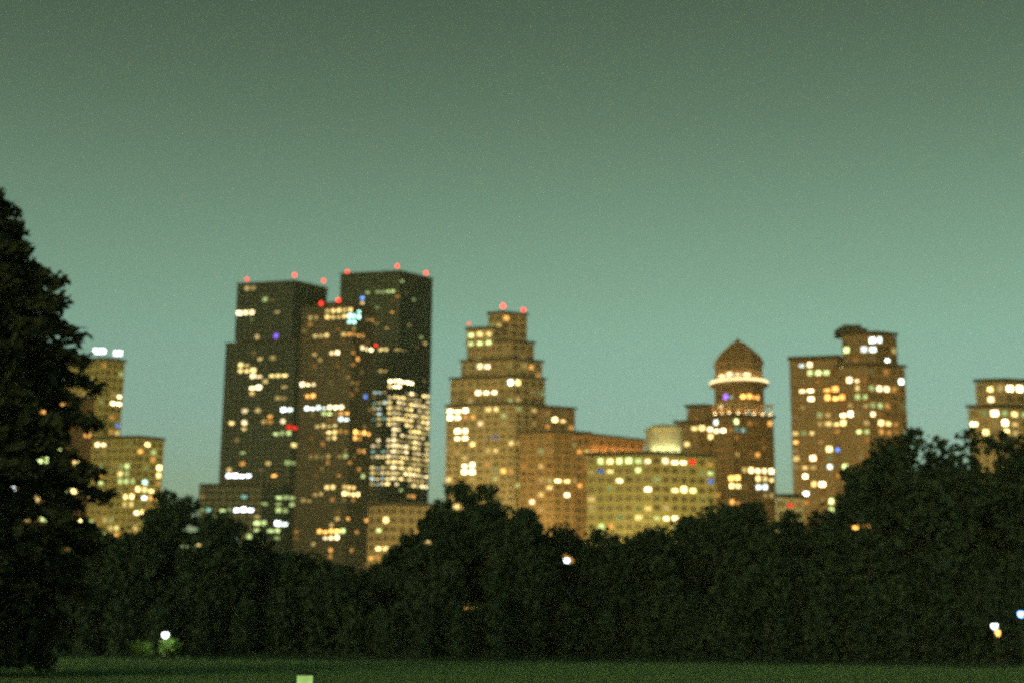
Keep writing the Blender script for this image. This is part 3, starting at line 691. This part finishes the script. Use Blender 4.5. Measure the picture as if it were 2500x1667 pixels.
# the tall conifer at the left edge
def conifer():
    global RNG
    RNG = np.random.default_rng(3); rnd = random.Random(3)
    D = 60.0; top = at(-62, 425, D); X, Y, H = top.x, D, top.z
    t = empty('conifer_tree', (X, Y, 0), 'tall broad dark conifer with ragged branches at the left edge', 'tree')
    mb = MB(); mb.tube([(X, Y, -.2), (X, Y, 1.5), (X + .1, Y, H * .4), (X, Y, H * .75), (X, Y, H)], [.48, .40, .28, .14, .03], 10)
    mb.build('trunk', M['bark'], t)
    prof = lambda f: float(np.interp(f, (0, .06, .14, .27, .40, .52, .70, .86, 1.0), (.35, 1.75, 3.15, 4.75, 5.75, 6.3, 6.5, 6.2, 5.0)))   # reach of the branches from the tip down
    limbs = MB(); Ps = []; Us = []; Vs = []
    nb = 230
    for i in range(nb):
        f = ((i + rnd.random()) / nb) ** .8 * .95 + .01; z = H * (1 - f); a = i * 2.39996 + rnd.uniform(-.3, .3)
        L = prof(f) * rnd.uniform(.72, 1.06); droop = -.10 * L - .02 * L * L * .5; up = .22 * L
        pts = [Vector((X + math.cos(a) * L * s_, Y + math.sin(a) * L * s_, z + up * s_ + droop * s_ * s_ * 1.8)) for s_ in (0, .3, .6, .85, 1.0)]
        limbs.tube(pts, [.035 + .012 * L, .03 + .008 * L, .03, .02, .008], 5)
        m = int(30 + 62 * L)
        s_ = RNG.random(m) ** .75
        base = np.array([[np.interp(q, (0, .3, .6, .85, 1), [p[k] for p in pts]) for k in range(3)] for q in s_])
        side = np.array([-math.sin(a), math.cos(a), 0.0]); wd = (.16 + .24 * L * (1 - s_ * .8)) * .5
        off = side[None] * (RNG.normal(size=m) * wd)[:, None] + np.array([0, 0, 1.0])[None] * (RNG.normal(size=m) * .17 - .08)[:, None]
        off += np.array([math.cos(a), math.sin(a), 0])[None] * (RNG.normal(size=m) * .15)[:, None]
        P = base + off
        Ps.append(P); u = np.array([math.cos(a), math.sin(a), 0])[None] + RNG.normal(size=(m, 3)) * .6
        u /= np.linalg.norm(u, axis=1)[:, None]; v = np.cross(u, rand_dirs(m)); v /= np.linalg.norm(v, axis=1)[:, None] + 1e-6
        sz = RNG.uniform(.12, .26, m)[:, None]; Us.append(u * sz * 1.3); Vs.append(v * sz * .55)
    limbs.build('branches', M['bark'], t)['kind'] = 'stuff'
    P = np.concatenate(Ps); U = np.concatenate(Us); V = np.concatenate(Vs)
    core = 7500                                       # the dense inner crown
    f = RNG.random(core) ** .7 * .93 + .04; a = RNG.random(core) * 2 * math.pi
    q = np.interp(f, (0, .06, .14, .27, .40, .52, .70, .86, 1.0), (.35, 1.75, 3.15, 4.75, 5.75, 6.3, 6.5, 6.2, 5.0)) * RNG.random(core) ** .5 * .78
    P2 = np.stack([X + np.cos(a) * q, Y + np.sin(a) * q, H * (1 - f)], 1); u = rand_dirs(core); v = np.cross(u, rand_dirs(core))
    v /= np.linalg.norm(v, axis=1)[:, None] + 1e-6; sz = RNG.uniform(.22, .42, core)[:, None]
    P = np.concatenate([P, P2]); U = np.concatenate([U, u * sz]); V = np.concatenate([V, v * sz * .7])
    k = thin(P, D, 1.15); quads('crown', P[k], U[k], V[k], M['needle'], t)
conifer()

# shrubs lit by the park lamp
def shrub(x, y, D, w, h, label, seed):
    global RNG
    RNG = np.random.default_rng(seed)
    p = at(x, y, D); t = empty('shrub', (p.x, D, 0), label, 'shrub')
    mb = MB()
    for i in range(6):
        a = i * 1.05; mb.tube([(p.x, D, 0), (p.x + math.cos(a) * w * .3, D + math.sin(a) * w * .3, h * .75)], [.035, .012], 5)
    mb.build('stems', M['bark'], t)
    n = 1800; d = rand_dirs(n); q = RNG.random(n) ** .4; lump = 1 + .25 * np.sin(d[:, 0] * 7 + seed) * np.cos(d[:, 2] * 6)
    P = np.stack([p.x + d[:, 0] * w * .5 * q * lump, D + d[:, 1] * w * .5 * q * lump, h * .55 + d[:, 2] * h * .45 * q * lump], 1)
    U = rand_dirs(n); V = np.cross(U, rand_dirs(n)); V /= np.linalg.norm(V, axis=1)[:, None] + 1e-6
    s = RNG.uniform(.07, .16, n)[:, None]; quads('foliage', P, U * s, V * s * .7, M['shrub'], t)
shrub(420, 1570, 135.2, 2.2, 1.9, 'bright green shrub right under the lit white park lamp', 41)
shrub(346, 1575, 135.5, 2.0, 1.5, 'dim green shrub a few metres left of the white park lamp', 42)

# ------------------------------------------------------------------ park lamps
def park_lamp(x, y, D, label, col, lev, power, rgb, r=.2):
    p = at(x, y, D); t = empty('park_lamp', (p.x, D, 0), label, 'street lamp', 'park lamps')
    z = p.z
    MB().lathe((p.x, D), [(.16, 0), (.16, .25), (.09, .35), (.06, .9), (.045, z - .45), (.09, z - .38), (.09, z - .3)], 10).build('post', M['post'], t)
    MB().lathe((p.x, D), [(.07, z - .3), (r * .8, z - .18), (r, z), (r * .85, z + .16), (.08, z + .26)], 12).build('globe', lit(col, lev), t, smooth=True)
    MB().lathe((p.x, D), [(r * .9, z + .165), (r * .5, z + .27), (.04, z + .34), (.02, z + .48)], 10).build('lamp_cap', M['post'], t)
    if power:
        ld = bpy.data.lights.new('bulb', 'POINT'); ld.energy = power; ld.color = rgb; ld.shadow_soft_size = r * 1.05
        lo = bpy.data.objects.new('bulb', ld); COL.objects.link(lo); lo.parent = t; lo.location = (0, -.42, z - .1)
park_lamp(404, 1548, 134, 'lit white park lamp among shrubs at lower left', 'N', 5, 380, (.95, 1.0, .55), .30)
park_lamp(2428, 1527, 124, 'lit white park lamp at lower right, above the amber one', 'N', 5, 60, (1.0, .95, .85), .28)
park_lamp(2436, 1543, 122, 'small amber park lamp at lower right, below the white one', 'O', 5, 20, (1.0, .55, .2), .2)
park_lamp(2492, 1497, 125, 'tall bluish white park lamp at the right edge', 'B', 5, 0, (.7, .85, 1.0), .24)

# ------------------------------------------------------------------ unseen lamps added between park and buildings to wash the facades gold
def facade_fill_lamp(x, D, kw, what):
    p = at(x, 1560, D); t = empty('facade_fill_lamp', (p.x, D, -.12), 'unseen lamp added for golden facade light, ' + what, 'street lamp', 'unseen lamps added for facade light')
    X, z = p.x, 9.0
    MB().tube([(X, D, -.12), (X, D, 1.0), (X, D, z - .6), (X, D + .5, z - .1), (X, D + 1.6, z)], [.16, .11, .08, .06, .05], 8).build('post', M['metal'], t)
    hd = MB().prism([(X - .18, D + 1.5), (X + .18, D + 1.5), (X + .14, D + 2.3), (X - .14, D + 2.3)], z - .02, z + .14).build('lamp_head', M['metal'], t)
    MB().prism([(X - .12, D + 1.7), (X + .12, D + 1.7), (X + .10, D + 2.2), (X - .10, D + 2.2)], z - .1, z - .021).build('lens', lit('O', 5), hd, origin=t.location)
    ld = bpy.data.lights.new('bulb', 'POINT'); ld.energy = kw * 2000; ld.color = (1.0, .76, .27); ld.shadow_soft_size = .6
    lo = bpy.data.objects.new('bulb', ld); COL.objects.link(lo); lo.parent = hd; lo.location = Vector((X, D + 2.6, z + .9)) - t.location
for a_ in ((1500, 488, 28, 'before the left half of the yellow brick block'), (1650, 488, 28, 'before the right half of the yellow brick block'),
           (1150, 650, 60, 'before the left face of the stepped tower'), (1290, 645, 60, 'before the right face of the stepped tower'),
           (1385, 640, 40, 'before the low wing of the stepped tower'), (1820, 565, 6, 'before the domed tower'),
           (1980, 525, 9, 'before the left part of the brown apartment tower'), (2130, 520, 9, 'before the right part of the brown apartment tower'),
           (310, 590, 40, 'before the stepped olive building'), (985, 528, 15, 'before the tan stone building'), (2440, 480, 35, 'before the pale right edge building')):
    facade_fill_lamp(*a_)

# lime marker post on the near lawn, its brightness put in as glow
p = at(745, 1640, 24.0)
bl = empty('lime_post', (p.x, 24.0, 0), 'lime green marker post with an added glow standing on the lawn at the bottom edge', 'bollard')
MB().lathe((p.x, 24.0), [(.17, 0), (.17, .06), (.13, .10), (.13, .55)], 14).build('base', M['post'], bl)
MB().lathe((p.x, 24.0), [(.128, .55), (.128, p.z - .05)], 14).build('glow_shaft', mat_light('lime_glow', (.46, .74, .20), .95, .0), bl)
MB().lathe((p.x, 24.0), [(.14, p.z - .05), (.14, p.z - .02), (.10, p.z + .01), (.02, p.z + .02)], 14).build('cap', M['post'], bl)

# ------------------------------------------------------------------ grass
RNG = np.random.default_rng(9)
n = 90000
Y = 46 + RNG.random(n) ** 1.3 * 95; X = (RNG.random(n) - .5) * Y * .80
P = np.stack([X, Y, np.full(n, .03)], 1); h = RNG.uniform(.03, .085, n) * (1 + .5 * np.sin(X * .7) * np.cos(Y * .5))
U = np.stack([RNG.normal(size=n) * .03, RNG.normal(size=n) * .02, np.zeros(n)], 1) + np.array([.03, 0, 0])
V = np.stack([RNG.normal(size=n) * .02, RNG.normal(size=n) * .02, h], 1)
tag(quads('grass', P, U, V, M['grass'], None), 'short mown grass of the dark meadow', 'grass', kind='stuff')

# ------------------------------------------------------------------ haze volume added over meadow and city to lift the darks
hz = MB().prism([(-2600, -100), (2600, -100), (2600, 3100), (-2600, 3100)], -1.6, 262.0).build('haze', M['lawn'])
tag(hz, 'thin haze added to lift the dark tones over the meadow and the city', 'haze', kind='stuff')
hm = bpy.data.materials.new('tone_lift_haze'); hm.use_nodes = True; hn = hm.node_tree
hn.nodes.remove(hn.nodes['Principled BSDF'])
pv = hn.nodes.new('ShaderNodeVolumePrincipled'); pv.inputs['Color'].default_value = (.72, .90, .78, 1); pv.inputs['Density'].default_value = 0.00016
pv.inputs['Anisotropy'].default_value = 0.0
hn.links.new(pv.outputs[0], hn.nodes['Material Output'].inputs['Volume'])
hz.data.materials.clear(); hz.data.materials.append(hm)
